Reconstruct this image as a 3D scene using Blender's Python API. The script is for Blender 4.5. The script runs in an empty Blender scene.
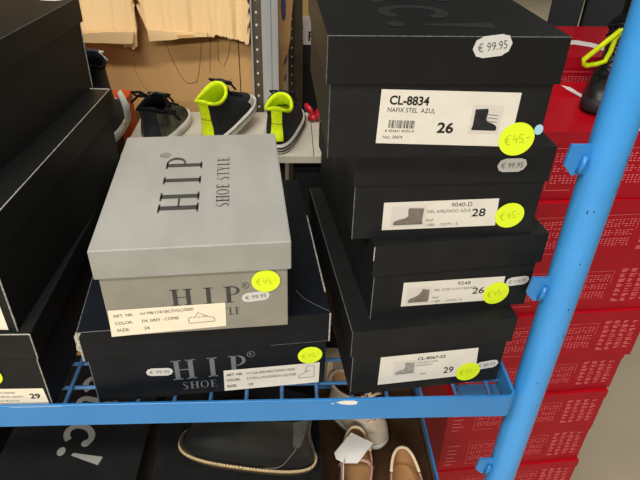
import bpy, bmesh, math, random
from mathutils import Vector, Matrix, Euler
random.seed(7)
PI = math.pi
SC = bpy.context.scene
COL = SC.collection

# ------------------------------------------------------------------ materials
def lin(c):
    def f(v):
        v /= 255.0
        return v / 12.92 if v <= 0.04045 else ((v + 0.055) / 1.055) ** 2.4
    return (f(c[0]), f(c[1]), f(c[2]), 1.0)

def mat(name, col, rough=0.6, spec=0.4, metal=0.0, noise=0.0, nscale=60.0, bump=0.0, bscale=400.0, col2=None, stretch=None, coat=0.0):
    m = bpy.data.materials.new(name)
    m.use_nodes = True
    nt = m.node_tree
    b = nt.nodes['Principled BSDF']
    b.inputs['Base Color'].default_value = lin(col)
    b.inputs['Roughness'].default_value = rough
    b.inputs['Specular IOR Level'].default_value = spec
    b.inputs['Metallic'].default_value = metal
    b.inputs['Coat Weight'].default_value = coat
    tc = nt.nodes.new('ShaderNodeTexCoord')
    mp = nt.nodes.new('ShaderNodeMapping')
    if stretch:
        mp.inputs['Scale'].default_value = stretch
    nt.links.new(tc.outputs['Object'], mp.inputs['Vector'])
    if noise > 0 or col2:
        n = nt.nodes.new('ShaderNodeTexNoise')
        n.inputs['Scale'].default_value = nscale
        n.inputs['Detail'].default_value = 6
        r = nt.nodes.new('ShaderNodeValToRGB')
        r.color_ramp.elements[0].position = 0.35
        r.color_ramp.elements[1].position = 0.68
        a = lin(col)
        if col2:
            r.color_ramp.elements[0].color = a
            r.color_ramp.elements[1].color = lin(col2)
        else:
            r.color_ramp.elements[0].color = tuple(x * (1 - noise) for x in a[:3]) + (1,)
            r.color_ramp.elements[1].color = tuple(min(1, x * (1 + noise)) for x in a[:3]) + (1,)
        nt.links.new(mp.outputs['Vector'], n.inputs['Vector'])
        nt.links.new(n.outputs['Fac'], r.inputs['Fac'])
        nt.links.new(r.outputs['Color'], b.inputs['Base Color'])
    if bump > 0:
        n2 = nt.nodes.new('ShaderNodeTexNoise')
        n2.inputs['Scale'].default_value = bscale
        n2.inputs['Detail'].default_value = 4
        bp = nt.nodes.new('ShaderNodeBump')
        bp.inputs['Strength'].default_value = bump
        bp.inputs['Distance'].default_value = 0.001
        nt.links.new(mp.outputs['Vector'], n2.inputs['Vector'])
        nt.links.new(n2.outputs['Fac'], bp.inputs['Height'])
        nt.links.new(bp.outputs['Normal'], b.inputs['Normal'])
    return m

M = {}
M['black'] = mat('black_board', (22, 23, 24), .58, .26, noise=.18, nscale=40, bump=.12)
M['blackgloss'] = mat('black_gloss_board', (17, 18, 18), .52, .26, noise=.15, nscale=25, bump=.06)
M['blackprint'] = mat('black_varnish', (40, 41, 42), .3, .5)
M['navy'] = mat('navy_board', (12, 17, 25), .5, .2, noise=.2, nscale=30, bump=.1)
M['greylid'] = mat('silver_grey_board', (150, 149, 143), .5, .45, noise=.07, nscale=26, bump=.12, bscale=300, stretch=(1, .35, 1))
M['greybody'] = mat('taupe_grey_board', (138, 134, 122), .6, .35, noise=.06, nscale=30, bump=.1)
M['greyink'] = mat('dark_grey_ink', (58, 58, 57), .5, .4)
M['navyink'] = mat('blue_grey_ink', (100, 106, 110), .5, .4)
M['silverink'] = mat('pale_grey_ink', (150, 150, 142), .5, .4)
M['paper'] = mat('label_paper', (216, 210, 198), .6, .3, noise=.03, nscale=60)
M['cream'] = mat('cream_label_paper', (234, 222, 198), .6, .3, noise=.03, nscale=60)
M['whitepaper'] = mat('white_card', (232, 230, 222), .6, .3)
M['ink'] = mat('black_ink', (28, 28, 28), .6, .3)
M['greytext'] = mat('grey_ink', (95, 92, 88), .6, .3)
M['photo_dark'] = mat('printed_boot_black', (36, 36, 38), .6, .3, noise=.4, nscale=250)
M['photo_brown'] = mat('printed_boot_taupe', (120, 108, 100), .6, .3, noise=.2, nscale=250)
M['photo_grey'] = mat('printed_boot_grey', (150, 146, 142), .6, .3, noise=.2, nscale=250)
M['photo_bg'] = mat('printed_grey_ground', (205, 198, 190), .6, .3)
M['yellow'] = mat('fluorescent_yellow_paper', (218, 238, 40), .6, .3)
M['yink'] = mat('olive_pen_ink', (160, 172, 28), .6, .3)
M['bluedot'] = mat('pale_blue_paper', (160, 205, 222), .6, .3)
M['tag'] = mat('price_tag_paper', (200, 199, 193), .55, .35)
M['worn'] = mat('worn_board_edge', (168, 166, 156), .8, .2, noise=.3, nscale=300)
M['worndark'] = mat('scuffed_board_edge', (92, 94, 92), .8, .2, noise=.3, nscale=300)
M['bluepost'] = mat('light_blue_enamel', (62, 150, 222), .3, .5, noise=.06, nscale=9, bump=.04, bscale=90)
M['blue'] = mat('blue_enamel', (46, 124, 190), .34, .5, noise=.05, nscale=14, bump=.04, bscale=90)
M['bluedull'] = mat('dull_blue_enamel', (62, 108, 155), .5, .4, noise=.12, nscale=40)
M['chip'] = mat('chipped_primer', (222, 220, 214), .7, .3, noise=.1, nscale=200)
M['scuff'] = mat('dark_scuff', (32, 60, 96), .6, .3)
M['red'] = mat('red_board', (160, 2, 26), .55, .35, noise=.06, nscale=18, bump=.05)
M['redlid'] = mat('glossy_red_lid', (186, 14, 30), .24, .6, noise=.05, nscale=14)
M['redprint'] = mat('pale_red_print', (226, 110, 116), .6, .3)
M['whiteprint'] = mat('white_print', (238, 232, 228), .4, .4)
M['orange'] = mat('orange_board', (196, 78, 28), .5, .4, noise=.08, nscale=30)
M['purple'] = mat('purple_board', (72, 62, 108), .5, .4)
M['kraft'] = mat('cardboard', (200, 158, 104), .85, .15, noise=.06, nscale=9, bump=.15, bscale=120)
M['kraftlight'] = mat('pale_cardboard', (222, 188, 138), .85, .15, noise=.07, nscale=12, bump=.3, bscale=60, stretch=(1, 1, .12))
M['kraftedge'] = mat('torn_cardboard_edge', (226, 198, 150), .9, .1, noise=.2, nscale=200)
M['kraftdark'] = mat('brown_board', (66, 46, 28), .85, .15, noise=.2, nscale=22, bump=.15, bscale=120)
M['seam'] = mat('cardboard_shadow_gap', (92, 66, 40), .9, .1)
M['pen'] = mat('brown_pen', (134, 92, 54), .8, .1)
M['stain'] = mat('blue_stain', (88, 84, 118), .8, .1, noise=.3, nscale=60)
M['steel'] = mat('galvanised_steel', (158, 158, 154), .45, .5, metal=.15, noise=.12, nscale=30, stretch=(1, 1, .1))
M['steeldark'] = mat('dark_perforated_steel', (84, 76, 62), .5, .4, metal=.3, noise=.15, nscale=40)
M['hole'] = mat('punched_hole_light', (206, 198, 178), .8, .1)
M['shelfpaint'] = mat('light_grey_shelf_paint', (186, 180, 164), .5, .4, noise=.04, nscale=20)
M['floor'] = mat('concrete_floor', (192, 178, 150), .55, .4, noise=.1, nscale=3.2, bump=.1, bscale=30)
M['wall'] = mat('plaster_wall', (70, 66, 58), .9, .2, noise=.03, nscale=2)
M['wallpanel'] = mat('yellow_panel', (226, 190, 116), .7, .2)
M['sneakblack'] = mat('black_suede', (30, 32, 34), .75, .25, noise=.25, nscale=90, bump=.3, bscale=500)
M['sneaknavy'] = mat('charcoal_nubuck', (44, 48, 56), .7, .3, noise=.15, nscale=60, bump=.2, bscale=400)
M['lime'] = mat('lime_textile', (196, 216, 18), .8, .2, noise=.1, nscale=120, bump=.3, bscale=700)
M['rubber'] = mat('white_rubber', (205, 202, 190), .6, .35, noise=.05, nscale=60)
M['rubberdark'] = mat('dark_rubber', (34, 35, 38), .6, .35)
M['lace'] = mat('black_lace', (22, 22, 24), .85, .15)
M['whitelace'] = mat('white_lace', (218, 214, 204), .85, .15)
M['darklining'] = mat('dark_lining', (16, 16, 20), .9, .1)
M['camo'] = mat('camouflage_textile', (30, 31, 29), .7, .3, nscale=38, col2=(104, 104, 78))
M['leather'] = mat('black_leather', (28, 29, 28), .42, .5, noise=.2, nscale=24, bump=.25, bscale=180)
M['elastic'] = mat('grey_elastic', (78, 80, 74), .85, .15, noise=.3, nscale=300, stretch=(6, 6, .5))
M['welt'] = mat('beige_welt_stitching', (168, 146, 104), .75, .2, noise=.3, nscale=260)
M['outsole'] = mat('brown_outsole', (60, 46, 34), .7, .3)
M['pink'] = mat('pink_glitter', (196, 146, 136), .4, .5, noise=.3, nscale=420, bump=.6, bscale=600)
M['creamtrim'] = mat('cream_leather_trim', (222, 198, 164), .55, .35)
M['insole'] = mat('tan_insole', (166, 126, 82), .7, .3, noise=.08, nscale=40)
M['palesuede'] = mat('pale_beige_suede', (188, 174, 154), .85, .2, noise=.12, nscale=60, bump=.3, bscale=400)
M['redsatin'] = mat('red_ribbon', (176, 22, 38), .35, .5)
M['string'] = mat('white_string', (206, 202, 192), .9, .1)
M['bag'] = mat('black_matt_board', (30, 31, 34), .7, .3, noise=.15, nscale=10)
M['signwhite'] = mat('white_sign', (214, 206, 198), .5, .3)
M['redpatch'] = mat('red_print_patch', (150, 52, 38), .6, .3)

# ------------------------------------------------------------------ mesh builder
class MB:
    def __init__(s):
        s.v = []; s.f = []; s.m = []; s.mats = []; s.X = Matrix.Identity(4); s.sm = []
    def mi(s, m):
        if m not in s.mats: s.mats.append(m)
        return s.mats.index(m)
    def add(s, vs, fs, m, smooth=False):
        o = len(s.v); k = s.mi(m)
        s.v += [tuple(s.X @ Vector(p)) for p in vs]
        for f in fs:
            s.f.append([i + o for i in f]); s.m.append(k); s.sm.append(smooth)
    def box(s, a, b, m):
        x0, y0, z0 = a; x1, y1, z1 = b
        vs = [(x0,y0,z0),(x1,y0,z0),(x1,y1,z0),(x0,y1,z0),(x0,y0,z1),(x1,y0,z1),(x1,y1,z1),(x0,y1,z1)]
        s.add(vs, [(3,2,1,0),(4,5,6,7),(0,1,5,4),(1,2,6,5),(2,3,7,6),(3,0,4,7)], m)
    def poly(s, pts, m, z=0.0):
        s.add([(p[0], p[1], z) for p in pts], [list(range(len(pts)))], m)
    def prism(s, pts, z0, z1, m, m_top=None):
        n = len(pts)
        vs = [(p[0], p[1], z0) for p in pts] + [(p[0], p[1], z1) for p in pts]
        s.add(vs, [(i, (i+1) % n, (i+1) % n + n, i + n) for i in range(n)] + [list(range(n-1, -1, -1))], m)
        s.add([(p[0], p[1], z1) for p in pts], [list(range(n))], m_top or m)
    def disc(s, cx, cy, rx, ry, z, m, n=40, rot=0.0):
        c, q = math.cos(rot), math.sin(rot)
        s.poly([(cx + rx*math.cos(t)*c - ry*math.sin(t)*q, cy + rx*math.cos(t)*q + ry*math.sin(t)*c) for t in [2*PI*i/n for i in range(n)]], m, z)
    def stroke(s, pts, w, z, m, w1=None):
        # flat ribbon following a polyline in the xy plane
        n = len(pts); L = []; R = []
        for i, p in enumerate(pts):
            a = Vector(pts[max(0, i-1)]); b = Vector(pts[min(n-1, i+1)])
            d = (b - a); d = d.normalized() if d.length > 1e-9 else Vector((1, 0))
            ww = (w if w1 is None else w + (w1 - w) * i / (n - 1)) / 2
            L.append((p[0] - d.y*ww, p[1] + d.x*ww, z)); R.append((p[0] + d.y*ww, p[1] - d.x*ww, z))
        s.add(L + R, [(n+i, n+i+1, i+1, i) for i in range(n-1)], m)
    def tube(s, pts, r, m, n=8, closed=False, r1=None):
        P = [Vector(p) for p in pts]; k = len(P); vs = []; fs = []
        up = Vector((0, 0, 1))
        prev = None
        for i, p in enumerate(P):
            if closed: d = P[(i+1) % k] - P[i-1]
            else: d = P[min(k-1, i+1)] - P[max(0, i-1)]
            if d.length < 1e-9: d = Vector((0, 0, 1))
            d.normalize()
            if prev is None:
                a = d.cross(up)
                if a.length < 1e-3: a = d.cross(Vector((1, 0, 0)))
                a.normalize()
            else:
                a = prev - d * prev.dot(d)
                a = a.normalized() if a.length > 1e-6 else d.orthogonal().normalized()
            prev = a
            b = d.cross(a)
            rr = r if r1 is None else r + (r1 - r) * i / max(1, k - 1)
            vs += [tuple(p + a*rr*math.cos(2*PI*j/n) + b*rr*math.sin(2*PI*j/n)) for j in range(n)]
        rng = k if closed else k - 1
        for i in range(rng):
            i2 = (i + 1) % k
            fs += [(i*n+j, i*n+(j+1) % n, i2*n+(j+1) % n, i2*n+j) for j in range(n)]
        if not closed:
            fs += [list(range(n-1, -1, -1)), list(range((k-1)*n, k*n))]
        s.add(vs, fs, m, True)
    def grid(s, rows, m, closed=False, flip=False):
        nr, nc = len(rows), len(rows[0]); vs = [tuple(p) for r in rows for p in r]; fs = []
        for i in range(nr-1):
            for j in range(nc if closed else nc-1):
                j2 = (j+1) % nc
                q = (i*nc+j, i*nc+j2, (i+1)*nc+j2, (i+1)*nc+j)
                fs.append(q[::-1] if flip else q)
        s.add(vs, fs, m, True)
    def text(s, string, x, y, size, m, z, bold=0.0, width=None, shear=0.0):
        vs, fs, w = text_mesh(string, bold, shear)
        sx = size if width is None else width / w
        s.add([(x + p[0]*sx, y + p[1]*size, z) for p in vs], fs, m)
    def build(s, name, parent=None, bevel=0.0, seg=2, sub=0, fixn=False):
        me = bpy.data.meshes.new(name)
        me.from_pydata(s.v, [], s.f)
        for m in s.mats: me.materials.append(M[m])
        me.polygons.foreach_set('material_index', s.m)
        me.polygons.foreach_set('use_smooth', s.sm)
        if fixn:
            bm = bmesh.new(); bm.from_mesh(me)
            bmesh.ops.recalc_face_normals(bm, faces=bm.faces); bm.to_mesh(me); bm.free()
        me.update()
        o = bpy.data.objects.new(name, me); COL.objects.link(o)
        if parent is not None: o.parent = parent
        if bevel > 0:
            bv = o.modifiers.new('bevel', 'BEVEL'); bv.width = bevel; bv.segments = seg; bv.limit_method = 'ANGLE'; bv.angle_limit = math.radians(40)
        if sub:
            sb = o.modifiers.new('sub', 'SUBSURF'); sb.levels = sub; sb.render_levels = sub
        return o

_TX = {}
def text_mesh(string, bold, shear):
    k = (string, bold, shear)
    if k in _TX: return _TX[k]
    c = bpy.data.curves.new('glyphs', 'FONT'); c.body = string; c.size = 1.0; c.offset = bold; c.resolution_u = 3; c.shear = shear
    o = bpy.data.objects.new('glyphs', c); COL.objects.link(o)
    dg = bpy.context.evaluated_depsgraph_get(); e = o.evaluated_get(dg); me = e.to_mesh()
    vs = [tuple(v.co) for v in me.vertices]; fs = [list(p.vertices) for p in me.polygons]
    e.to_mesh_clear(); bpy.data.objects.remove(o); bpy.data.curves.remove(c)
    x0 = min((p[0] for p in vs), default=0); x1 = max((p[0] for p in vs), default=1)
    cap = 0.70
    vs = [((p[0] - x0) / cap, p[1] / cap) + (0,) for p in vs]
    _TX[k] = (vs, fs, max(1e-6, (x1 - x0) / cap))
    return _TX[k]

def frame(o, ex, ey):
    ex = Vector(ex).normalized(); ey = Vector(ey).normalized(); n = ex.cross(ey)
    m = Matrix.Identity(4)
    for i in range(3):
        m[i][0] = ex[i]; m[i][1] = ey[i]; m[i][2] = n[i]; m[i][3] = o[i]
    return m

def thing(name, label, cat, loc=(0,0,0), rz=0.0, group=None, rot=None):
    o = bpy.data.objects.new(name, None); COL.objects.link(o)
    o.empty_display_size = 0.02
    o.location = loc; o.rotation_euler = rot if rot else (0, 0, rz)
    o['label'] = label; o['category'] = cat
    if group: o['group'] = group
    return o
def tag(o, label, cat, group=None):
    o['label'] = label; o['category'] = cat
    if group: o['group'] = group
    return o
def struct(o):
    o['kind'] = 'structure'; return o
def kids(o): return [c for c in bpy.data.objects if c.parent == o]
def dup(o, parent=None):
    c = o.copy(); COL.objects.link(c)
    if parent is not None: c.parent = parent
    for k in kids(o): dup(k, c)
    return c

# ------------------------------------------------------------------ hand-cut serif capitals (unit height)
def arc(cx, cy, rx, ry, a0, a1, n=18):
    return [(cx + rx*math.cos(math.radians(a0 + (a1-a0)*i/n)), cy + ry*math.sin(math.radians(a0 + (a1-a0)*i/n))) for i in range(n+1)]
def R_(x0, y0, x1, y1): return ('p', [(x0,y0),(x1,y0),(x1,y1),(x0,y1)])
def band(outer, inner): return ('b', outer, inner)
T, S_, F = .19, .05, .10
def stem(x): return [R_(x, 0, x+T, 1), R_(x-F, 0, x+T+F, S_), R_(x-F, 1-S_, x+T+F, 1)]
GLY = {
 'H': (.98, stem(.14) + stem(.69) + [R_(.28, .48, .70, .53)]),
 'I': (.42, stem(.135)),
 'P': (.78, stem(.14) + [band(arc(.36, .73, .36, .27, 90, -90), arc(.36, .73, .22, .225, 90, -90)), R_(.28, .955, .37, 1), R_(.28, .46, .37, .505)]),
 'S': (.62, [band(arc(.32,.74,.24,.26,20,180)+arc(.32,.74,.24,.26,180,262,6)+arc(.30,.27,.25,.27,82,-90)+arc(.30,.27,.25,.27,-90,-165,8),
                  arc(.32,.74,.19,.22,20,180)+arc(.32,.74,.10,.16,180,262,6)+arc(.30,.27,.11,.15,82,-90)+arc(.30,.27,.20,.23,-90,-165,8))]),
 'O': (.88, [band(arc(.44,.5,.42,.51,0,360,32), arc(.44,.5,.27,.46,0,360,32))]),
 'E': (.74, stem(.14) + [R_(.28,.955,.66,1), R_(.28,0,.68,.045), R_(.28,.48,.52,.53), R_(.63,.80,.66,1), R_(.65,0,.68,.22), R_(.50,.41,.53,.60)]),
 'T': (.76, [R_(.31,0,.46,1), R_(.19,0,.58,S_), R_(.04,.955,.73,1), R_(.04,.78,.07,1), R_(.70,.78,.73,1)]),
 'Y': (.82, [R_(.34,0,.49,.45), R_(.22,0,.61,S_), ('p', [(.34,.45),(.49,.45),(.25,1),(.08,1)]), ('p', [(.43,.45),(.49,.45),(.74,1),(.68,1)]), R_(.0,.955,.34,1), R_(.58,.955,.84,1)]),
 'L': (.70, stem(.14) + [R_(.28,0,.66,.045), R_(.63,0,.66,.24)]),
 ' ': (.40, []),
}
def serif(mb, string, x, y, size, width, m, z, spacing=0.06):
    tot = sum(GLY[c][0] for c in string) + spacing * (len(string) - 1)
    k = width / tot
    for c in string:
        w, parts = GLY[c]
        for p in parts:
            if p[0] == 'p':
                mb.poly([(x + a*k, y + b*size) for a, b in p[1]], m, z)
            else:
                o, i = p[1], p[2]
                vs = [(x + a*k, y + b*size, z) for a, b in o] + [(x + a*k, y + b*size, z) for a, b in i]; n = len(o)
                mb.add(vs, [(q, q+1, n+q+1, n+q) for q in range(n-1)], m)
        x += (w + spacing) * k
def registered(mb, x, y, r, m, z):
    mb.add(*ring2(x, y, r, r*.82, z), m)
    mb.text('R', x - r*.38, y - r*.45, r*.95, m, z)
def ring2(x, y, r0, r1, z, n=24):
    vs = [(x + r0*math.cos(2*PI*i/n), y + r0*math.sin(2*PI*i/n), z) for i in range(n)] + [(x + r1*math.cos(2*PI*i/n), y + r1*math.sin(2*PI*i/n), z) for i in range(n)]
    return vs, [(i, (i+1) % n, (i+1) % n + n, i + n) for i in range(n)]

# little printed pictures (unit width)
BOOT = [(.02,.02),(.98,.02),(1.0,.1),(.97,.2),(.99,.95),(.5,1.0),(.47,.85),(.49,.55),(.42,.42),(.2,.34),(.05,.25),(0,.14)]
ANKLE = [(.02,.04),(.98,.04),(1.0,.12),(.97,.9),(.62,1.0),(.58,.8),(.45,.55),(.22,.38),(.05,.28),(0,.14)]
LOW = [(.02,.05),(.97,.05),(1.0,.2),(.97,.85),(.86,1.0),(.74,.86),(.60,.98),(.46,.78),(.22,.5),(.05,.42),(0,.2)]

# ------------------------------------------------------------------ shoe boxes
# local frame: origin at the middle of the base, front = -y ; helper coordinates measured from the front-left bottom corner
class Box: pass
def shoebox(name, label, loc, yaw, w, d, h, lh, o, body='black', lid='black', bevel=.0011, group=None, cat='shoe box', wear=()):
    a = math.radians(yaw)
    cx = loc[0] + (w/2)*math.cos(a) - (d/2)*math.sin(a)
    cy = loc[1] + (w/2)*math.sin(a) + (d/2)*math.cos(a)
    B = Box(); B.w, B.d, B.h, B.lh, B.o = w, d, h, lh, o
    B.root = thing(name, label, cat, (cx, cy, loc[2]), a, group)
    mb = MB(); mb.box((-w/2, -d/2, 0), (w/2, d/2, h - .0022), body)
    for e in wear: wear_edge(mb, B, e, 'b')
    B.body = mb.build('box_body', B.root, bevel)
    mb = MB(); X, Y, i = w/2 + o, d/2 + o, o - .0006
    x, y = w/2 + .0006, d/2 + .0006
    zt, zb, zi = h, h - lh, h - .002
    vs = [(-X,-Y,zt),(X,-Y,zt),(X,Y,zt),(-X,Y,zt),(-X,-Y,zb),(X,-Y,zb),(X,Y,zb),(-X,Y,zb),
          (-x,-y,zb),(x,-y,zb),(x,y,zb),(-x,y,zb),(-x,-y,zi),(x,-y,zi),(x,y,zi),(-x,y,zi)]
    fs = [(0,1,2,3)]
    for k in range(4):
        n = (k+1) % 4
        fs += [(4+k, 4+n, n, k), (4+n, 4+k, 8+k, 8+n), (8+n, 8+k, 12+k, 12+n)]
    fs.append((15, 14, 13, 12))
    mb.add(vs, fs, lid)
    for e in wear: wear_edge(mb, B, e, 'l')
    B.lid = mb.build('box_lid', B.root, bevel)
    # drawing frames
    B.fb = frame((-w/2, -d/2, 0), (1,0,0), (0,0,1))                 # front of body: x right, y up from base
    B.fl = frame((-w/2, -d/2 - o, 0), (1,0,0), (0,0,1))             # front of lid
    B.tl = frame((-w/2, -d/2, h), (1,0,0), (0,1,0))                 # top of lid, x right, y away
    return B
def wear_edge(mb, B, e, part):
    # worn pale line along one edge: (part, edge, radius, material)
    if e[0] != part: return
    w, d, h, lh, o = B.w, B.d, B.h, B.lh, B.o
    oo = o if part == 'l' else 0
    X, Y = w/2 + oo, d/2 + oo
    z1, z0 = (h, h - lh) if part == 'l' else (h - lh - .0005, 0)
    E = {'TR': ((X,-Y,z1),(X,Y,z1)), 'TL': ((-X,-Y,z1),(-X,Y,z1)), 'TF': ((-X,-Y,z1),(X,-Y,z1)), 'TK': ((-X,Y,z1),(X,Y,z1)),
         'FL': ((-X,-Y,z0),(-X,-Y,z1)), 'FR': ((X,-Y,z0),(X,-Y,z1)), 'KR': ((X,Y,z0),(X,Y,z1)), 'BF': ((-X,-Y,z0),(X,-Y,z0)), 'BR': ((X,-Y,z0),(X,Y,z0))}[e[1]]
    a, b = Vector(E[0]), Vector(E[1])
    t0, t1 = (e[4], e[5]) if len(e) > 4 else (0, 1)
    pts = [a.lerp(b, t0 + (t1 - t0)*i/6) for i in range(7)]
    mb.tube([tuple(p) for p in pts], e[2], e[3], 6)

PZ = .00025
PZB, PZC, PZD = .0007, .0009, .0011
def label_on(B, quad, m='paper', fr=None, lbl=None):
    mb = MB(); mb.X = fr or B.fb
    mb.poly(quad, m, .0005)
    return mb
def bil(q, u, v):
    bl, br, tr, tl = [Vector(p) for p in q]
    p = bl*(1-u)*(1-v) + br*u*(1-v) + tr*u*v + tl*(1-u)*v
    return (p.x, p.y)
def label(B, q, m='paper', lines=(), pics=(), extra=None, bars=None):
    """q: bl, br, tr, tl on the body's front. lines: (text, u, v, height, material, bold, width). pics: (polygon, u, v, w, h, material)"""
    mb = label_on(B, q, m)
    base = Vector(q[0]); ex = (Vector(q[1]) - base).normalized(); W = (Vector(q[1]) - base).length; H = (Vector(q[3]) - base).length
    X0 = mb.X.copy()
    mb.X = X0 @ frame((base.x, base.y, 0), (ex.x, ex.y, 0), (-ex.y, ex.x, 0))
    for t, u, v, hh, mm, bold, wd in lines:
        mb.text(t, u*W, v*H, hh*H, mm, .0007, bold, wd*W if wd else None)
    if bars:
        u, v, wd, hh = bars; x = u*W
        while x < (u+wd)*W:
            b = random.choice((.35, .5, .8))*.001
            mb.poly([(x, v*H), (x+b, v*H), (x+b, (v+hh)*H), (x, (v+hh)*H)], 'ink', .0007); x += b + random.choice((.4, .6, .9))*.001
    o = mb.build('label', B.root)
    for poly, u, v, wd, hh, mm, bg in pics:
        pb = MB(); pb.X = mb.X
        if bg: pb.poly([((u-.02)*W, (v-.06)*H), ((u+wd+.02)*W, (v-.06)*H), ((u+wd+.02)*W, (v+hh+.06)*H), ((u-.02)*W, (v+hh+.06)*H)], bg, PZB)
        pts = [((u + p[0]*wd)*W, (v + p[1]*hh)*H) for p in poly]
        if mm == 'outline':
            pb.stroke(pts + pts[:1], .0006, PZC, 'greytext')
            for k in (.35, .5, .62): pb.stroke([((u+k*wd)*W, (v+.5*hh)*H), ((u+(k+.12)*wd)*W, (v+.62*hh)*H)], .0005, PZC, 'greytext')
        else:
            pb.poly(pts, mm, PZC)
            if mm == 'photo_dark':
                for k in (.45, .6, .75): pb.stroke([((u+.5*wd)*W, (v+k*hh)*H), ((u+.95*wd)*W, (v+(k-.04)*hh)*H)], .0005, PZD, 'greytext')
            pb.stroke([((u+.02*wd)*W, (v+.05*hh)*H), ((u+.98*wd)*W, (v+.05*hh)*H)], .0009, PZD, 'ink' if mm == 'photo_dark' else 'greytext')
        pb.build('shoe_picture', o)
    return o
def handwriting(mb, cx, cy, s, z, m='yink', tilt=.1):
    c, q = math.cos(tilt), math.sin(tilt)
    def P(pts): return [(cx + (x*c - y*q)*s, cy + (x*q + y*c)*s) for x, y in pts]
    w = .04*s
    mb.stroke(P(arc(-.42, .0, .18, .28, 60, 300)), w, z, m)
    mb.stroke(P([(-.68, .06), (-.40, .08)]), w, z, m); mb.stroke(P([(-.68, -.06), (-.42, -.05)]), w, z, m)
    mb.stroke(P([(-.10, .26), (-.20, -.02), (.06, .0)]), w, z, m); mb.stroke(P([(.0, .14), (-.02, -.24)]), w, z, m)
    mb.stroke(P([(.36, .26), (.16, .25), (.14, .04)] + arc(.22, -.08, .13, .13, 110, -130, 8)), w, z, m)
    mb.stroke(P([(.42, -.18), (.38, -.30)]), w, z, m); mb.stroke(P([(.50, .02), (.72, .04)]), w, z, m)
def sticker(B, x, y, rx, ry, fr=None, off=.0012, write=True, tilt=.12):
    mb = MB(); mb.X = fr or B.fb
    mb.prism([(x + rx*math.cos(2*PI*i/44), y + ry*math.sin(2*PI*i/44)) for i in range(44)], off, off + .0002, 'yellow')
    if write: handwriting(mb, x, y, rx, off + .0003, tilt=tilt)
    return mb.build('round_sticker', B.root)
def price(B, x, y, w, h, text, fr=None, tilt=0.0, off=.0005):
    mb = MB(); mb.X = (fr or B.fb) @ Matrix.Translation((x, y, 0)) @ Matrix.Rotation(tilt, 4, 'Z')
    a, b = w/2, h/2
    pts = [(-a, 0), (-a+b*.35, b*.75), (-a+b*.7, b*.85), (-a+b*1.0, b), (a-b*.9, b*.95), (a-b*.6, b*.8), (a-b*.3, b*.75), (a, 0), (a-b*.35, -b*.7), (a-b*.7, -b*.85), (a-b*1.0, -b), (-a+b*.9, -b*.95), (-a+b*.6, -b*.8), (-a+b*.3, -b*.7)]
    mb.prism(pts, off, off + .00015, 'tag')
    mb.text(text, -a*.74, -b*.38, h*.38, 'greytext', off + .0003, 0, w*.74)
    return mb.build('price_tag', B.root)

# ---- fitted placement of the boxes on the blue tray (metres; rail front at y = 0, deck at z = 0)
# right-hand stack of four
b4 = shoebox('shoe_box', 'black shoe box at the bottom of the right stack, resting on the blue wire tray', (.0694, .0184, 0), 6.44, .1794, .31, .101, .0355, .0035,
             group='black shoe boxes in the right stack', wear=(('b','FL',.0006,'worndark'), ('l','FL',.0005,'worndark'), ('l','TL',.0005,'worndark')))
label(b4, [(.0315,.0128),(.1500,.0133),(.1462,.0570),(.0317,.0570)], 'paper',
      [('CL-8067-52', .37, .76, .10, 'ink', .02, .28), ('NEGRO PIEL', .37, .64, .06, 'greytext', 0, .22), ('AFELPADO', .37, .54, .06, 'greytext', 0, .16), ('Ref', .42, .22, .06, 'greytext', 0, .06), ('29', .655, .18, .22, 'ink', .012, .10)],
      [(BOOT, .16, .32, .19, .40, 'photo_grey', 'photo_bg')])
sticker(b4, .1395, .0200, .0148, .0145)
price(b4, .1615, .0280, .0285, .0125, '€ 89.95', tilt=.12, off=.0009)

b3 = shoebox('shoe_box', 'black shoe box second from the bottom of the right stack, size 26', (.0872, .0355, .101), 7.34, .1802, .31, .0981, .0374, .0034,
             group='black shoe boxes in the right stack', wear=(('l','FL',.0007,'worn',.55,1), ('b','FL',.0006,'worndark')))
label(b3, [(.0329,.0145),(.1480,.0108),(.1478,.0433),(.0328,.0471)], 'paper',
      [('9248', .52, .76, .14, 'ink', 0, .13), ('PIEL GOBI O PIX MARINO', .30, .56, .10, 'greytext', 0, .42), ('Ref', .30, .25, .09, 'greytext', 0, .06), ('1580 - 13270 / S', .30, .08, .09, 'greytext', 0, .30), ('26', .69, .34, .26, 'ink', .012, .12)],
      [(ANKLE, .06, .14, .20, .56, 'photo_brown', 'photo_bg')])
sticker(b3, .1410, .0212, .0150, .0152)
price(b3, .1635, .0355, .0275, .0120, '€ 114.95', tilt=.06, off=.0009)

b2 = shoebox('shoe_box', 'black shoe box third from the bottom of the right stack, size 28', (.0627, .0464, .1991), 2.88, .1868, .31, .099, .0379, .0025,
             group='black shoe boxes in the right stack', wear=(('b','FL',.0006,'worndark'),))
label(b2, [(.0295,.0097),(.1465,.0112),(.1445,.0430),(.0292,.0415)], 'paper',
      [('9040-D', .58, .76, .15, 'ink', 0, .18), ('PIEL APELPADO AZUL', .38, .56, .11, 'greytext', 0, .38), ('Ref', .38, .26, .10, 'greytext', 0, .06), ('1580 - 13270 / S', .38, .08, .10, 'greytext', 0, .28), ('28', .77, .38, .28, 'ink', .015, .12)],
      [(BOOT, .09, .16, .26, .62, 'photo_brown', 'photo_bg')])
sticker(b2, .1590, .0232, .0150, .0145)
price(b2, .1485, .0805, .0290, .0145, '€ 99.95', fr=b2.fl, tilt=.03)

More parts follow.
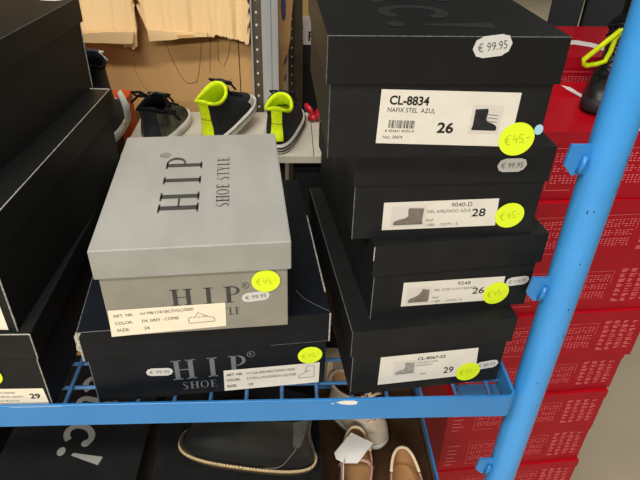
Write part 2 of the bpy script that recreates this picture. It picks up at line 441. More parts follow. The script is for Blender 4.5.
b1 = shoebox('shoe_box', 'black shoe box on top of the right stack, black lace-up boot on label', (.0338, .0274, .2981), 1.6, .1888, .245, .1057, .0385, .0035,
             lid='blackgloss', group='black shoe boxes in the right stack', wear=(('b','FL',.0005,'worndark'), ('l','FL',.0005,'worndark'), ('l','TF',.0004,'worndark')))
label(b1, [(.0416,.0140),(.1625,.0095),(.1626,.0590),(.0428,.0622)], 'paper',
      [('CL-8834', .06, .74, .155, 'ink', .028, .28), ('NAFIX STEL  AZUL', .055, .60, .085, 'ink', 0, .34), ('8 433641 859319', .055, .225, .045, 'ink', 0, .21), ('Not.: 20479', .045, .10, .055, 'ink', 0, .14), ('26', .43, .24, .19, 'ink', .03, .12)],
      [([(1 - p[0], p[1]) for p in BOOT], .68, .30, .185, .42, 'photo_dark', 'photo_bg')], bars=(.075, .30, .19, .15))
sticker(b1, .1670, .0170, .0160, .0158)
mb = MB(); mb.X = b1.fb; mb.prism([(.1855 + .0040*math.cos(2*PI*i/24), .0255 + .0048*math.sin(2*PI*i/24)) for i in range(24)], PZ, PZ+.0002, 'bluedot'); mb.build('blue_dot_sticker', b1.root)
price(b1, .1283, .0985, .0320, .0175, '€ 99.95', fr=b1.fl, tilt=.16)
# varnished word on the lid, reading towards the viewer
def clic(mb, x, y, s, m, z, w, sl=0.0):
    """the five characters c-l-i-c-! drawn as round-ended strokes: reading direction +x, height s"""
    def st(p, w0=w, w1=None): mb.stroke([(x + (a + sl*b)*s, y + b*s) for a, b in p], w0*s, z, m, None if w1 is None else w1*s)
    st(arc(.34, .46, .32, .46, 48, 318, 24)); mb.disc(x + (.56 + sl*.80)*s, y + .80*s, w*.66*s, w*.66*s, z + .0002, m, 18)
    st([(.86, .98), (.84, .35)] + arc(1.0, .22, .16, .2, 180, 290, 8)); st([(.70, .96), (.9, .98)])
    st([(1.36, .60), (1.34, .30)] + arc(1.48, .2, .14, .18, 180, 290, 8)); mb.disc(x + (1.36 + sl*.86)*s, y + .86*s, w*.62*s, w*.62*s, z + .0002, m, 18)
    st(arc(2.02, .36, .28, .34, 48, 318, 20)); mb.disc(x + (2.22 + sl*.60)*s, y + .60*s, w*.66*s, w*.66*s, z + .0002, m, 18)
    st([(2.62, 1.12), (2.60, .36)], w*1.5, w*.5); mb.disc(x + (2.59 + sl*.06)*s, y + .06*s, w*.78*s, w*.62*s, z + .0002, m, 20)
mb = MB(); mb.X = b1.tl @ frame((.052, .235, 0), (0,-1,0), (1,0,0)); clic(mb, 0, 0, .078, 'blackprint', PZ, .15)
mb.build('lettering', b1.lid)

# middle pair: navy box with the grey box on it
bn = shoebox('shoe_box', 'worn navy shoe box under the silver grey box, its corners torn white', (-.2141, .0146, 0), 5.6, .256, .30, .1091, .0402, .0028, 'navy', 'navy',
             wear=(('l','FL',.0013,'worn'), ('l','FR',.0010,'worn',0,1), ('l','TR',.0010,'worn',.12,.66), ('l','TF',.0005,'worndark',0,.2), ('b','FL',.0006,'worndark'), ('l','TL',.0005,'worndark'), ('l','BF',.0003,'worndark',.75,1)))
mb = MB(); mb.X = bn.fb
serif(mb, 'HIP', .0830, .0255, .0300, .0840, 'navyink', PZ, .42)
registered(mb, .1715, .0555, .0045, 'navyink', PZ)
serif(mb, 'SHOE STYLE', .0930, .0090, .0115, .0900, 'navyink', PZ, .12)
mb.build('lettering', bn.body)
label(bn, [(.1392,.0006),(.2490,.0006),(.2496,.0335),(.1400,.0335)], 'paper',
      [('ART. NR:', .03, .72, .12, 'ink', .02, .17), ('H1326-000-84LP-000IP-0000', .24, .72, .12, 'ink', 0, .50), ('COLOR:', .03, .46, .12, 'ink', .02, .14), ('F.I/TAN-L.POLISHED/A LEATHER', .24, .46, .12, 'ink', 0, .52), ('SIZE:', .03, .16, .12, 'ink', .02, .10), ('28', .25, .16, .12, 'ink', 0, .05)],
      [(BOOT, .78, .30, .17, .58, 'outline', None)])
sticker(bn, .2380, .0470, .0140, .0128)
price(bn, .0708, .0405, .0290, .0118, '€ 99.95', tilt=-.06)
mb = MB(); mb.X = bn.tl                                           # creased corner of the lid
mb.stroke([(.226, .040), (.233, .026), (.241, .0165), (.250, .0080), (.2585, .0005)], .0009, PZ, 'worndark')
mb.build('crease', bn.lid)
mb = MB(); X = bn.fl                                              # torn flap of paper at the lid's left corner
mb.X = X; mb.prism([(-.0028,.1085),(.0015,.1085),(-.0012,.1045),(-.0022,.096),(-.0015,.088),(-.0050,.0835),(-.0072,.0860),(-.0060,.094),(-.0062,.104)], -.0016, .0006, 'worn')
mb.build('torn_corner', bn.lid)

bg = shoebox('shoe_box', 'silver grey shoe box with dark serif lettering, on top of the navy box', (-.1794, .0052, .1091), 4.55, .1782, .2428, .1079, .0326, .0034, 'greybody', 'greylid')
mb = MB(); mb.X = bg.tl @ frame((.0925, .057, 0), (0,1,0), (-1,0,0))
serif(mb, 'HIP', 0, 0, .0405, .1290, 'greyink', PZ, .42)
registered(mb, .1335, .0440, .0060, 'greyink', PZ)
serif(mb, 'SHOE STYLE', .0080, -.0310, .0135, .1150, 'greyink', PZ, .10)
mb.build('lettering', bg.lid)
mb = MB(); mb.X = bg.fb
serif(mb, 'HIP', .0620, .0355, .0205, .0700, 'greyink', PZ, .42)
registered(mb, .1365, .0560, .0038, 'greyink', PZ)
serif(mb, 'SHOE STYLE', .0660, .0195, .0095, .0640, 'greyink', PZ, .12)
mb.build('lettering', bg.body)
label(bg, [(-.0002,.0003),(.1145,.0050),(.1155,.0360),(.0018,.0348)], 'cream',
      [('ART. NR.', .06, .72, .11, 'ink', 0, .17), ('H1798/174/18CO/GC/0000', .29, .72, .11, 'ink', 0, .45), ('COLOR:', .06, .44, .11, 'ink', 0, .15), ('DK GREY - COMBI', .29, .44, .11, 'ink', 0, .31), ('SIZE:', .06, .17, .11, 'ink', 0, .11), ('26', .29, .17, .11, 'ink', 0, .05)],
      [([(p[0], p[1]*.62 if 2 < i < 6 else p[1]) for i, p in enumerate([(1 - a, b) for a, b in LOW])], .68, .22, .23, .42, 'outline', None)])
sticker(bg, .1565, .0608, .0140, .0135, tilt=.05)
price(bg, .1460, .0415, .0285, .0120, '€ 99.95', tilt=.10)

# left stack of three
l3 = shoebox('shoe_box', 'black shoe box at the bottom of the left stack, white label size 29', (-.4655, .0086, 0), -.2, .2031, .32, .1141, .0341, .003,
             group='black shoe boxes in the left stack', wear=(('l','TF',.0008,'worn'), ('l','FR',.0008,'worn'), ('b','FR',.0008,'worn')))
label(l3, [(.110,.004),(.2006,.004),(.1988,.0328),(.110,.0328)], 'cream',
      [('PIEL NEGRO SERRAJE', .30, .74, .10, 'greytext', 0, .34), ('LACETA METAL NEGRO', .30, .52, .10, 'greytext', 0, .42), ('NEGRO-BLACK', .30, .30, .10, 'greytext', 0, .36), ('29', .80, .46, .26, 'ink', .03, .12)])
sticker(l3, .1495, .0530, .0125, .0130, write=False)
l2 = shoebox('shoe_box', 'black shoe box in the middle of the left stack, pale worn edge along its lid', (-.4765, .0214, .1141), -3.3, .2044, .3511, .1242, .035, .0034, lid='blackgloss',
             group='black shoe boxes in the left stack', wear=(('l','TR',.0007,'worn'), ('l','TK',.0012,'worn'), ('b','FR',.0009,'worn'), ('l','FR',.0007,'worn')))
label(l2, [(.090,.002),(.1958,.002),(.1957,.034),(.090,.034)], 'cream', [('29', .78, .40, .26, 'ink', .03, .12)])
l1 = shoebox('shoe_box', 'black shoe box on top of the left stack', (-.4883, .0506, .2383), -5.35, .1827, .3405, .118, .0302, .0036, lid='blackgloss',
             group='black shoe boxes in the left stack', wear=(('b','KR',.0010,'worn'), ('l','TR',.0004,'worndark')))
price(l1, .1600, .3220, .030, .014, '€ 99.95', fr=l1.tl)

# ------------------------------------------------------------------ blue display rack with two trays
rack = thing('display_rack', 'blue painted metal rack with round post and wire trays holding the shoe boxes', 'rack', (.287, .03, -1.0))
RX, RY, RZ = .287, .03, -1.0
def rk(mb): mb.X = Matrix.Translation((-RX, -RY, -RZ))
def post(x, marks):
    mb = MB(); rk(mb); n = 40
    rows = [[(x + .0183*math.cos(2*PI*j/n), RY + .0183*math.sin(2*PI*j/n), z) for j in range(n)] for z in (-1.0, -.5, 0, .5, 1.1)]
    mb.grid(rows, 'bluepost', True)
    for (a, z, l, w) in marks:
        r = .0185; aa = [a + i*.03 for i in range(3)]
        mb.grid([[(x + r*math.cos(q), RY + r*math.sin(q), z) for q in aa], [(x + r*math.cos(q), RY + r*math.sin(q), z + l) for q in aa]], 'scuff')
    return mb.build('post', rack, fixn=False)
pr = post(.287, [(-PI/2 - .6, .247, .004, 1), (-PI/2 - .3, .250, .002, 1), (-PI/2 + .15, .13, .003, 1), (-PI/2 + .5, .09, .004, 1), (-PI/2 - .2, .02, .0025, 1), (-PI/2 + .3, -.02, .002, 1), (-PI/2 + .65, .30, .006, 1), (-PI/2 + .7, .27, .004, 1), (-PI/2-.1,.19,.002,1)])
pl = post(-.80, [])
def hook(x, z, par):
    mb = MB(); rk(mb)
    mb.add([(x-.016, RY-.004, z+.014),(x-.037, RY-.004, z+.014),(x-.039, RY-.004, z-.006),(x-.030, RY-.004, z-.016),(x-.016, RY-.004, z-.014)], [(0,1,2,3,4)], 'blue')
    mb.add([(x-.016, RY-.001, z+.014),(x-.037, RY-.001, z+.014),(x-.039, RY-.001, z-.006),(x-.030, RY-.001, z-.016),(x-.016, RY-.001, z-.014)], [(4,3,2,1,0)], 'blue')
    mb.add([(x-.016, RY-.004, z+.014),(x-.037, RY-.004, z+.014),(x-.039, RY-.004, z-.006),(x-.030, RY-.004, z-.016),(x-.016, RY-.004, z-.014),
            (x-.016, RY-.001, z+.014),(x-.037, RY-.001, z+.014),(x-.039, RY-.001, z-.006),(x-.030, RY-.001, z-.016),(x-.016, RY-.001, z-.014)], [(0,5,6,1),(1,6,7,2),(2,7,8,3),(3,8,9,4)], 'blue')
    mb.tube([(x-.022, RY-.006, z+.004), (x-.023, RY-.007, z-.004), (x-.025, RY-.006, z-.013)], .0028, 'blue', 10)
    return mb.build('hook', par)
for z in (.298, .149, -.154): hook(.287, z, pr)
def foot(x):
    mb = MB(); rk(mb); mb.box((x-.02, -.14, -1.0), (x+.02, .34, -.965), 'blue'); mb.build('foot', rack, .003)
foot(.287); foot(-.80)

def tray(x0, x1, yb, zt, hgt, chip):
    """flat-bar rim with rounded front corners, cross wires welded to it. zt = top of rim"""
    t = .0035; r = .009
    path = [(x0, yb)] + [(x0 + r - r*math.cos(a), 0 + r - r*math.sin(a)) for a in [PI/2*i/6 for i in range(7)]] + \
           [(x1 - r + r*math.sin(a), r - r*math.cos(a)) for a in [PI/2*i/6 for i in range(7)]] + [(x1, yb)]
    mb = MB(); rk(mb); n = len(path); O = []; I = []
    for i, p in enumerate(path):
        a = Vector(path[max(0, i-1)]); b = Vector(path[min(n-1, i+1)]); d = (b - a).normalized(); nn = Vector((-d.y, d.x))
        O.append(p); I.append((p[0] + nn.x*t, p[1] + nn.y*t))
    vs = [(p[0], p[1], zt) for p in O] + [(p[0], p[1], zt) for p in I] + [(p[0], p[1], zt-hgt) for p in O] + [(p[0], p[1], zt-hgt) for p in I]
    fs = []
    for i in range(n-1):
        fs += [(2*n+i, 2*n+i+1, i+1, i), (i, i+1, n+i+1, n+i), (n+i+1, 3*n+i+1, 3*n+i, n+i), (3*n+i, 3*n+i+1, 2*n+i+1, 2*n+i)]
    fs += [(0, n, 3*n, 2*n), (n-1, 2*n-1+0, 4*n-1, 3*n-1)]
    mb.add(vs, fs, 'blue')
    mb.box((x0 + t, yb - t, zt - hgt), (x1 - t, yb, zt), 'blue')
    mb.tube([(x0 + r, .0005, zt), (x1 - r, .0005, zt)], .0012, 'blue', 8)
    if chip:
        mb.X = Matrix.Translation((-RX, -RY, -RZ)) @ frame((0, 0, 0), (1,0,0), (0,0,1))
        mb.poly([(.0510,.0100),(.0600,.0125),(.0705,.0128),(.0760,.0100),(.0742,.0060),(.0660,.0050),(.0570,.0068)], 'chip', .0003)
        mb.poly([(.0462,.0075),(.0480,.0092),(.0492,.0078),(.0478,.0064)], 'chip', .0003)
        mb.poly([(-.31,.0126),(-.25,.0128),(-.248,.0120),(-.30,.0119)], 'chip', .0003)
    t_ = mb.build('tray_rim', rack, .0007)
    return t_
r1 = tray(-.785, .2580, .355, .0131, .0333, True)
def wires(rim, x0, x1, yb, zd, sx, lag):
    x = sx
    while x < x1 - .02:
        mb = MB(); rk(mb)
        mb.tube([(x, .0028, zd + .0060), (x, .0034, zd + .0010), (x, .0048, zd - .0028), (x, .010, zd - .0028), (x, .05, zd - .0028), (x, yb - .004, zd - .0028)], .0023, 'bluedull', 10)
        mb.build('wire', rim); x += .0407
    for y in lag:
        mb = MB(); rk(mb); mb.tube([(x0 + .004, y, zd - .0076), (x1 - .004, y, zd - .0076)], .0024, 'bluedull', 10); mb.build('cross_wire', rim)
wires(r1, -.785, .2580, .355, 0, -.213 - .0407*13, (.044, .082, .15, .22, .29))
mb = MB(); rk(mb); mb.box((.200, .0036, -.0110), (.2350, .040, -.0098), 'bluedull'); mb.box((.2375, .0036, -.0110), (.2500, .040, -.0098), 'bluedull'); mb.build('corner_plate', r1, .0004)
r2 = tray(-.785, .2480, .345, -.345, .0333, False)
wires(r2, -.785, .2480, .345, -.358, -.213 - .0407*13, (.044, .15, .29))

# ------------------------------------------------------------------ shoes
def interp(P, t):
    n = len(P) - 1; x = min(max(t, 0), 1)*n; i = min(int(x), n-1); f = x - i
    f = f
    p0, p1, p2, p3 = P[max(i-1, 0)], P[i], P[i+1], P[min(i+2, n)]
    return [.5*((2*b) + (-a+c)*f + (2*a-5*b+4*c-d)*f*f + (-a+3*b-3*c+d)*f*f*f) for a, b, c, d in zip(p0, p1, p2, p3)]
class Shoe:
    """P: rings from sole to collar, each (z, x_heel, x_front, half_width, lift_front, lift_heel); toe towards +x, heel at x = 0"""
    def __init__(s, P, bend=.006): s.P = P; s.bend = bend
    def S(s, t, th, off=0.0):
        z, xh, xf, hw, lf, lh = interp(s.P, t)
        c, q = math.cos(th), math.sin(th); a = (xf - xh)/2; xc = (xf + xh)/2
        L = s.P[0][2]
        x = xc + (a + off)*(abs(c)**.92)*(1 if c >= 0 else -1)
        u = x / L
        y = (hw + off)*(abs(q)**.80)*(1 if q >= 0 else -1)*(1 + .10*c*min(1, a/(L*.45)))
        y += s.bend*math.sin(PI*min(max(u, 0), 1))
        return (x, y, z + lf*max(c, 0)**2 + lh*max(-c, 0)**2)
    def upper(s, mb, m, nt=18, n=48, t0=0, t1=1):
        mb.grid([[s.S(t0 + (t1-t0)*i/nt, 2*PI*j/n) for j in range(n)] for i in range(nt+1)], m, True)
    def lining(s, mb, m, depth=.55, off=-.0028, n=48, insole=None):
        ts = [1 - depth*i/8 for i in range(9)]
        rows = [[s.S(1, 2*PI*j/n, 0) for j in range(n)]] + [[s.S(t, 2*PI*j/n, off) for j in range(n)] for t in ts]
        mb.grid(rows, m, True, True)
        last = rows[-1]; mb.add(last, [list(range(n))], insole or m)
    def patch(s, mb, t0, t1, a0, a1, off, m, nt=10, na=12, shape=None):
        rows = []
        for i in range(nt+1):
            f = i/nt
            b0, b1 = (a0, a1) if shape is None else shape(f)
            rows.append([s.S(t0 + (t1-t0)*f, b0 + (b1-b0)*j/na, off) for j in range(na+1)])
        mb.grid(rows, m)
    def collar(s, mb, r, m, n=48, t=1.0):
        mb.tube([s.S(t, 2*PI*j/n) for j in range(n)], r, m, 8, True)
    def sole(s, mb, z0, z1, m, off=.003, n=52, stripe=None, toe_lift=.006):
        def ring(z, o): return [(lambda p: (p[0], p[1], z + toe_lift*max(0, (p[0]/s.P[0][2] - .7)/.3)**2))(s.S(0, 2*PI*j/n, o)) for j in range(n)]
        R = [ring(z0, off - .003), ring(z0 + .002, off), ring(z1 - .002, off), ring(z1, off - .003)]
        mb.grid(R, m, True); mb.add(R[0], [list(range(n-1, -1, -1))], m); mb.add(R[3], [list(range(n))], m)
        if stripe:
            for zz, ms, rr in stripe: mb.tube(ring(zz, off + .0001), rr, ms, 6, True)
def laces(sh, mb, m, ts, half, r=.0016):
    for k, t in enumerate(ts):
        pts = [sh.S(t + .012*(1 if j % 2 else -1)*0, -half + 2*half*j/10, .0028) for j in range(11)]
        mb.tube(pts, r, m, 6)
    for k in range(len(ts)-1):
        for sg in (-1, 1):
            mb.tube([sh.S(ts[k] + (ts[k+1]-ts[k])*j/6, sg*(-half + 2*half*j/6), .0034) for j in range(7)], r, m, 6)
def bow(mb, p, s, m, r=.0018, spread=1.0):
    x, y, z = p
    for sg in (-1, 1):
        mb.tube([(x, y, z), (x - .2*s, y + sg*.5*s, z + .35*s), (x - .1*s, y + sg*1.1*s*spread, z + .25*s), (x + .1*s, y + sg*.9*s, z - .05*s), (x, y, z)], r, m, 6)
        mb.tube([(x, y, z), (x + .2*s, y + sg*.7*s, z + .05*s), (x + .1*s, y + sg*1.3*s, z - .5*s)], r, m, 6)

def sneaker(name, lab, loc, head, L, hw, H, upper, lining, tab, soleM, stripe=None, toe=None, lace='lace', roll=0.0, group=None, tabm=None, pads=True, scale=1.0):
    r = thing(name, lab, 'shoe', loc, head, group, rot=(0, roll, head))
    k = L/.17
    P = [(.014, .002, L, hw, .0, .0), (.024*k, .000, L*.985, hw*1.02, 0, 0), (.036*k, .002, L*.93, hw*.98, 0, 0), (.046*k, .004, L*.80, hw*.90, 0, 0),
         (.056*k, .004, L*.68, hw*.80, 0, 0), (H*.80, .004, L*.54, hw*.76, .003, .004), (H*.92, .003, L*.48, hw*.78, .007, .008), (H, .001, L*.455, hw*.79, .011, .011)]
    sh = Shoe(P)
    mb = MB(); sh.upper(mb, upper); u = mb.build('shoe_upper', r)
    mb = MB(); sh.lining(mb, lining, .62); sh.collar(mb, .0030, lining); mb.build('lining', u)
    mb = MB(); sh.sole(mb, 0, .020*k, soleM, .0035, stripe=stripe); mb.build('sole', r)
    if toe:
        mb = MB(); sh.patch(mb, 0.02, .30, -1.0, 1.0, .0012, toe); mb.build('toe_cap', u)
    if tabm:
        TA = .34
        mb = MB(); sh.patch(mb, .18, 1.0, PI - TA, PI + TA, .0022, tabm)
        top = [sh.S(1.0, PI - TA + 2*TA*j/12, .0022) for j in range(13)]
        top2 = [(p[0] - .003, p[1]*.95, p[2] + .005) for p in top]; top3 = [(p[0] + .004, p[1]*.95, p[2] + .003) for p in top]
        mb.grid([top, top2, top3], tabm)
        mb.build('heel_tab', u)
        mb = MB(); mb.tube([sh.S(.62, PI - TA + 2*TA*j/12, .0026) for j in range(13)], .0006, 'pen', 5); mb.build('tab_seam', u)
    mb = MB()                                                       # padded tongue
    sh.patch(mb, .48, 1.0, -.42, .42, .0030, upper)
    e = [sh.S(1.0, -.42 + .84*j/12, .003) for j in range(13)]
    mb.grid([e, [(p[0] + .004, p[1]*1.0, p[2] + .004) for p in e], [(p[0] - .001, p[1], p[2] + .005) for p in e], [(p[0] - .004, p[1], p[2]) for p in e]], upper)
    mb.build('tongue', u)
    mb = MB(); laces(sh, mb, lace, (.50, .60, .70, .80, .90), .55)
    bow(mb, sh.S(.93, 0, .006), .022*k, lace); mb.build('laces', u)
    return r, sh, u

# light grey storage rack behind, with its shelf boards and perforated uprights
sr = thing('storage_rack', 'grey steel storage rack behind, shelf board holding sneakers and perforated uprights', 'rack', (-.04, .62, -1.0))
SRM = Matrix.Translation((.04, -.62, 1.0))
SZ = .11
SU = SZ + .0004
def board(x0, x1, y0, y1, z, plates=True):
    mb = MB(); mb.X = SRM
    mb.box((x0, y0, z - .0022), (x1, y1, z), 'shelfpaint')
    mb.box((x0, y0, z - .012), (x1, y0 + .002, z - .0022), 'shelfpaint'); mb.box((x0, y1 - .002, z - .028), (x1, y1, z - .0022), 'shelfpaint')
    if plates:
        for px, py in ((.0535, .462), (.0555, .478), (.0535, .52), (.0555, .545)): mb.X = SRM @ Matrix.Translation((px, py, z + .0002)); mb.disc(0, 0, .0016, .0016, 0, 'ink', 14)
        mb.X = SRM; mb.box((.0400, y0, z), (.0412, y1, z + .0004), 'steeldark')
    return mb.build('shelf_board', sr, .0006)
board(-.268, .30, .418, .606, SZ)
bl2 = board(-.80, -.285, .40, .655, .0, False)
board(-.26, .30, .44, .655, -.16, False)
mb = MB(); mb.X = SRM @ frame((-.150, .560, SZ + .0003), (1,0,0), (0,1,0))
mb.text('36 28', -.012, .012, .012, 'wallpanel', 0, .02, .030); mb.text('36 20', -.012, -.008, .012, 'wallpanel', 0, .02, .030); mb.build('painted_marks', sr)
def upright(x0, x1, y, m0, m1, holes, z1=.75, hx=None, ribs=False):
    mb = MB(); mb.X = SRM
    mb.box((x0, y, -1.0), (x0 + (x1-x0)*.40, y + .002, z1), m0)
    mb.box((x0 + (x1-x0)*.40, y - .010, -1.0), (x1, y + .002, z1), m1)
    mb.box((x1 - .004, y - .013, -1.0), (x1, y + .034, z1), m1); mb.box((x0, y - .006, -1.0), (x0 + .003, y + .03, z1), m1)
    if ribs: mb.box((x0 + (x1-x0)*.66, y - .013, -1.0), (x0 + (x1-x0)*.74, y - .009, z1), m1)
    u = mb.build('upright', sr, .0006)
    mb = MB(); z = -.06
    while z < z1:
        mb.X = SRM @ frame((hx, y - .0004, z), (1,0,0), (0,0,1)); mb.disc(0, 0, .0019, .0024, 0, 'hole', 14); z += .0215
    mb.build('punched_holes', u); return u
upright(-.0660, -.0175, .630, 'steeldark', 'steel', True, hx=-.0560, ribs=True)
upright(.0000, .0330, .950, 'steeldark', 'steeldark', True, hx=.0085)

s3, sh, u = sneaker('high_top_sneaker', 'black sneaker with lime lining and striped white sole, nearest the right box stack', (-.019, .424, SU), math.radians(78), .150, .0255, .066,
    'sneakblack', 'lime', True, 'rubber', [(.0115, 'rubberdark', .0016), (.006, 'rubberdark', .0010)], None, 'lace', 0, 'sneakers on the grey shelf', 'lime')
s2, sh, u = sneaker('high_top_sneaker', 'black sneaker with lime lining and white toe cap, middle of three', (-.128, .440, SU + .003), math.radians(66), .145, .0265, .072,
    'sneakblack', 'lime', True, 'rubber', [(.0125, 'rubberdark', .0010)], 'rubber', 'lace', math.radians(-9), 'sneakers on the grey shelf', 'lime')
s1, sh, u = sneaker('low_sneaker', 'camouflage sneaker with black laces on the left end of the grey shelf', (-.222, .440, SU), math.radians(78), .135, .0295, .058,
    'camo', 'darklining', True, 'rubber', None, None, 'lace', 0, 'sneakers on the grey shelf', None)
mb = MB(); sh.patch(mb, .05, .97, PI - .30, PI + .55, .0012, 'sneakblack'); mb.build('heel_patch', u)
mb = MB(); bow(mb, sh.S(.97, .5, .003), .026, 'lace', .0022); mb.build('lace_bow', u)
mb = MB(); bow(mb, sh.S(.97, -2.2, .003), .022, 'lace', .0022); mb.build('lace_bow', u)

# red ribbon knot at the shelf's far end
mb = MB()
for k, (dx, dy, dz) in enumerate(((.028, .004, .030), (.020, .0, .012), (-.010, .004, .018))):
    mb.tube([(0,0,.004), (dx*.5, dy - .006, dz*.8 + .004), (dx, dy, dz + .004), (dx*.9, dy + .008, dz*.6 + .003), (.002, .004, .004)], .0034, 'redsatin', 8)
mb.tube([(-.006,0,.004),(.0,-.003,.006),(.006,.0,.004)], .0045, 'redsatin', 8)
o = mb.build('ribbon_bow'); o.location = (.045, .562, SZ + .002); o.scale = (1.25, 1.25, 1.25)
tag(o, 'glossy red ribbon loops at the back of the grey shelf beside the black stack', 'ribbon')

# left: orange box, hidden black box, charcoal high-top
ob = thing('orange_box', 'orange box standing behind the charcoal sneaker, purple band at its foot', 'box', (-.350, .640, .0004))
mb = MB(); mb.box((-.06, -.03, .045), (.0525, .012, .128), 'orange'); mb.box((-.06, -.03, 0), (.0525, .012, .045), 'purple'); mb.build('box_body', ob, .001)
mb = MB(); mb.box((-.0610, -.031, .128), (.0535, .013, .134), 'orange'); mb.build('box_lid', ob, .001)
bs = shoebox('shoe_box', 'black shoe box behind the left stack, carrying the charcoal sneaker', (-.470, .405, .0004), 0, .165, .172, .115, .035, .003)
hk, sh, u = sneaker('high_top_sneaker', 'charcoal high-top sneaker with white laces behind the left stack', (-.304, .432, .1158), math.radians(93), .150, .034, .122,
    'sneaknavy', 'darklining', True, 'rubber', None, None, 'whitelace', 0, None, None)
mb = MB()
for k in range(3):
    mb.tube([(.050 + .004*k, -.034, .075), (.046 + .005*k, -.040 - .002*k, .050), (.048 + .006*k, -.040, .028), (.054 + .005*k, -.037, .016)], .0028, 'whitelace', 6)
mb.build('loose_laces', u)

# cardboard behind
cb = thing('cardboard_box', 'large brown cardboard box with torn flaps, standing behind the sneakers', 'cardboard box', (-.23, .85, -1.0))
CM = Matrix.Translation((.23, -.85, 1.0))
mb = MB(); mb.X = CM; mb.box((-.62, .72, -1.0), (-.0975, .98, .52), 'kraft')
mb.box((-.0962, .722, -1.0), (-.030, .98, .52), 'kraft'); mb.box((-.098, .735, -1.0), (-.096, .97, .519), 'seam'); mb.build('box_panels', cb, .0015)
mb = MB(); mb.X = CM @ frame((0, .7195, 0), (1,0,0), (0,0,1))
def pen(pts, w=.0011): mb.stroke(pts, w, .0006, 'pen')
pen([(-.262, .255)] + [(-.250 + .052*(i/14), .255 - .130*math.sin(PI*(.5*i/14))) for i in range(1, 15)] + [(-.185 + .02*i/6, .128 + .10*(i/6)**1.5) for i in range(7)])
pen([(-.150, .215), (-.153, .185), (-.156, .150)]); pen([(-.136, .215), (-.138, .170), (-.128, .160), (-.118, .180), (-.112, .210)])
pen([(-.142, .133), (-.130, .128), (-.115, .134)]); pen([(-.300, .190), (-.303, .150), (-.290, .115), (-.262, .095)], .0007)
mb.build('pen_scribble', cb)
def flap(top, bottom, y0, name='torn_flap', bend=.01):
    """torn sheet hanging in front of the box: bottom = ragged outline left to right"""
    n = len(bottom); mb = MB(); mb.X = CM
    rows_f = []; rows_b = []
    for k in range(41):
        f = k/40; jl, jr = random.uniform(-.004, .004), random.uniform(-.004, .004)
        rows_f.append([((b[0] + jl*max(0, 1 - (b[0]-bottom[0][0])/.006) + jr*max(0, 1 - (bottom[-1][0]-b[0])/.006))*(1 - .031*(1-f)), y0 - .035*(1-f) + crease(b[0], f), (b[1] + .0098*1) + (top - b[1])*f) for b in bottom])
        rows_b.append([(p[0], p[1] + .004, p[2]) for p in rows_f[-1]])
    mb.grid(rows_f, 'kraftlight'); mb.grid(rows_b, 'kraft', flip=True)
    mb.grid([rows_b[0], rows_f[0]], 'kraftedge'); mb.grid([[r[0] for r in rows_f], [r[0] for r in rows_b]], 'kraftedge'); mb.grid([[r[-1] for r in rows_b], [r[-1] for r in rows_f]], 'kraftedge')
    return mb.build(name, cb)
CR = [(-.43,.003),(-.402,-.002),(-.372,.003),(-.352,-.002),(-.318,.003),(-.300,-.002),(-.262,.002),(-.238,-.003),(-.214,.002),(-.192,-.003),(-.176,.003),(-.152,-.003),(-.130,.002),(-.110,-.003),(-.094,.004)]
def crease(x, f): return -.003*math.sin(f*PI) + sum(a*max(0, 1 - abs(x - c - .012*(f-.3)*(1 if a > 0 else -1))/.007) for c, a in CR)
def ragged(pts, step=.0025, amp=.0030):
    out = []
    for a, b in zip(pts, pts[1:]):
        k = max(1, int(abs(b[0]-a[0])/step))
        out += [(a[0] + (b[0]-a[0])*i/k, a[1] + (b[1]-a[1])*i/k + (random.uniform(-amp, amp) if i else 0)) for i in range(k)]
    return out + [pts[-1]]
random.seed(11)
flap(.50, ragged([(-.45, .200), (-.395, .206), (-.37, .213), (-.33, .207), (-.292, .199), (-.286, .203), (-.282, .225), (-.2825, .262)]), .700)
flap(.50, ragged([(-.276, .268), (-.270, .246), (-.262, .222), (-.256, .214), (-.225, .216), (-.19, .222), (-.165, .220), (-.13, .222), (-.105, .218), (-.088, .212), (-.0765, .209), (-.074, .235)]), .704)
mb = MB(); mb.X = CM @ frame((.008, .6590, .0085), (1,0,0), (0,0,1))         # folded strips along the torn edges
mb.prism([(-.385,.2130),(-.291,.2115),(-.285,.232),(-.30,.2335),(-.34,.232),(-.386,.2275)], 0, .006, 'kraftlight')
mb.build('folded_strip', cb, .001)
mb = MB(); mb.X = CM @ frame((.005, .6620, .0080), (1,0,0), (0,0,1))
mb.prism([(-.258,.2160),(-.214,.2195),(-.190,.2240),(-.152,.2255),(-.153,.2330),(-.20,.2330),(-.259,.2370)], 0, .005, 'kraftlight')
mb.prism([(-.205,.2230),(-.176,.2245),(-.178,.2300),(-.206,.2285)], .005, .008, 'kraft')
mb.build('folded_strip', cb, .001)

c2 = thing('cardboard_sheet', 'tall cardboard sheet with blue stains, leaning behind the galvanised upright', 'cardboard', (-.01, .80, -1.0))
mb = MB(); mb.X = Matrix.Translation((.01, -.80, 1.0)) @ frame((0, .785, 0), (1,0,0), (0,0,1))
mb.prism([(-.027,-1.0),(-.012,-1.0),(-.012,.07),(-.006,.12),(-.001,.165),(.0045,.20),(.0062,.235),(.010,.27),(.013,.30),(.016,.5),(-.027,.5)], -.006, 0, 'kraft')
mb.poly([(-.012,.235),(-.008,.233),(-.005,.240),(-.004,.262),(-.007,.290),(-.013,.290),(-.0145,.262)], 'stain', .0004)
mb.poly([(-.010,.140),(-.004,.150),(-.0005,.168),(-.004,.164),(-.009,.150)], 'stain', .0004)
mb.poly([(-.009,.112),(-.006,.108),(-.0035,.126),(-.006,.124)], 'stain', .0004)
mb.build('sheet', c2)
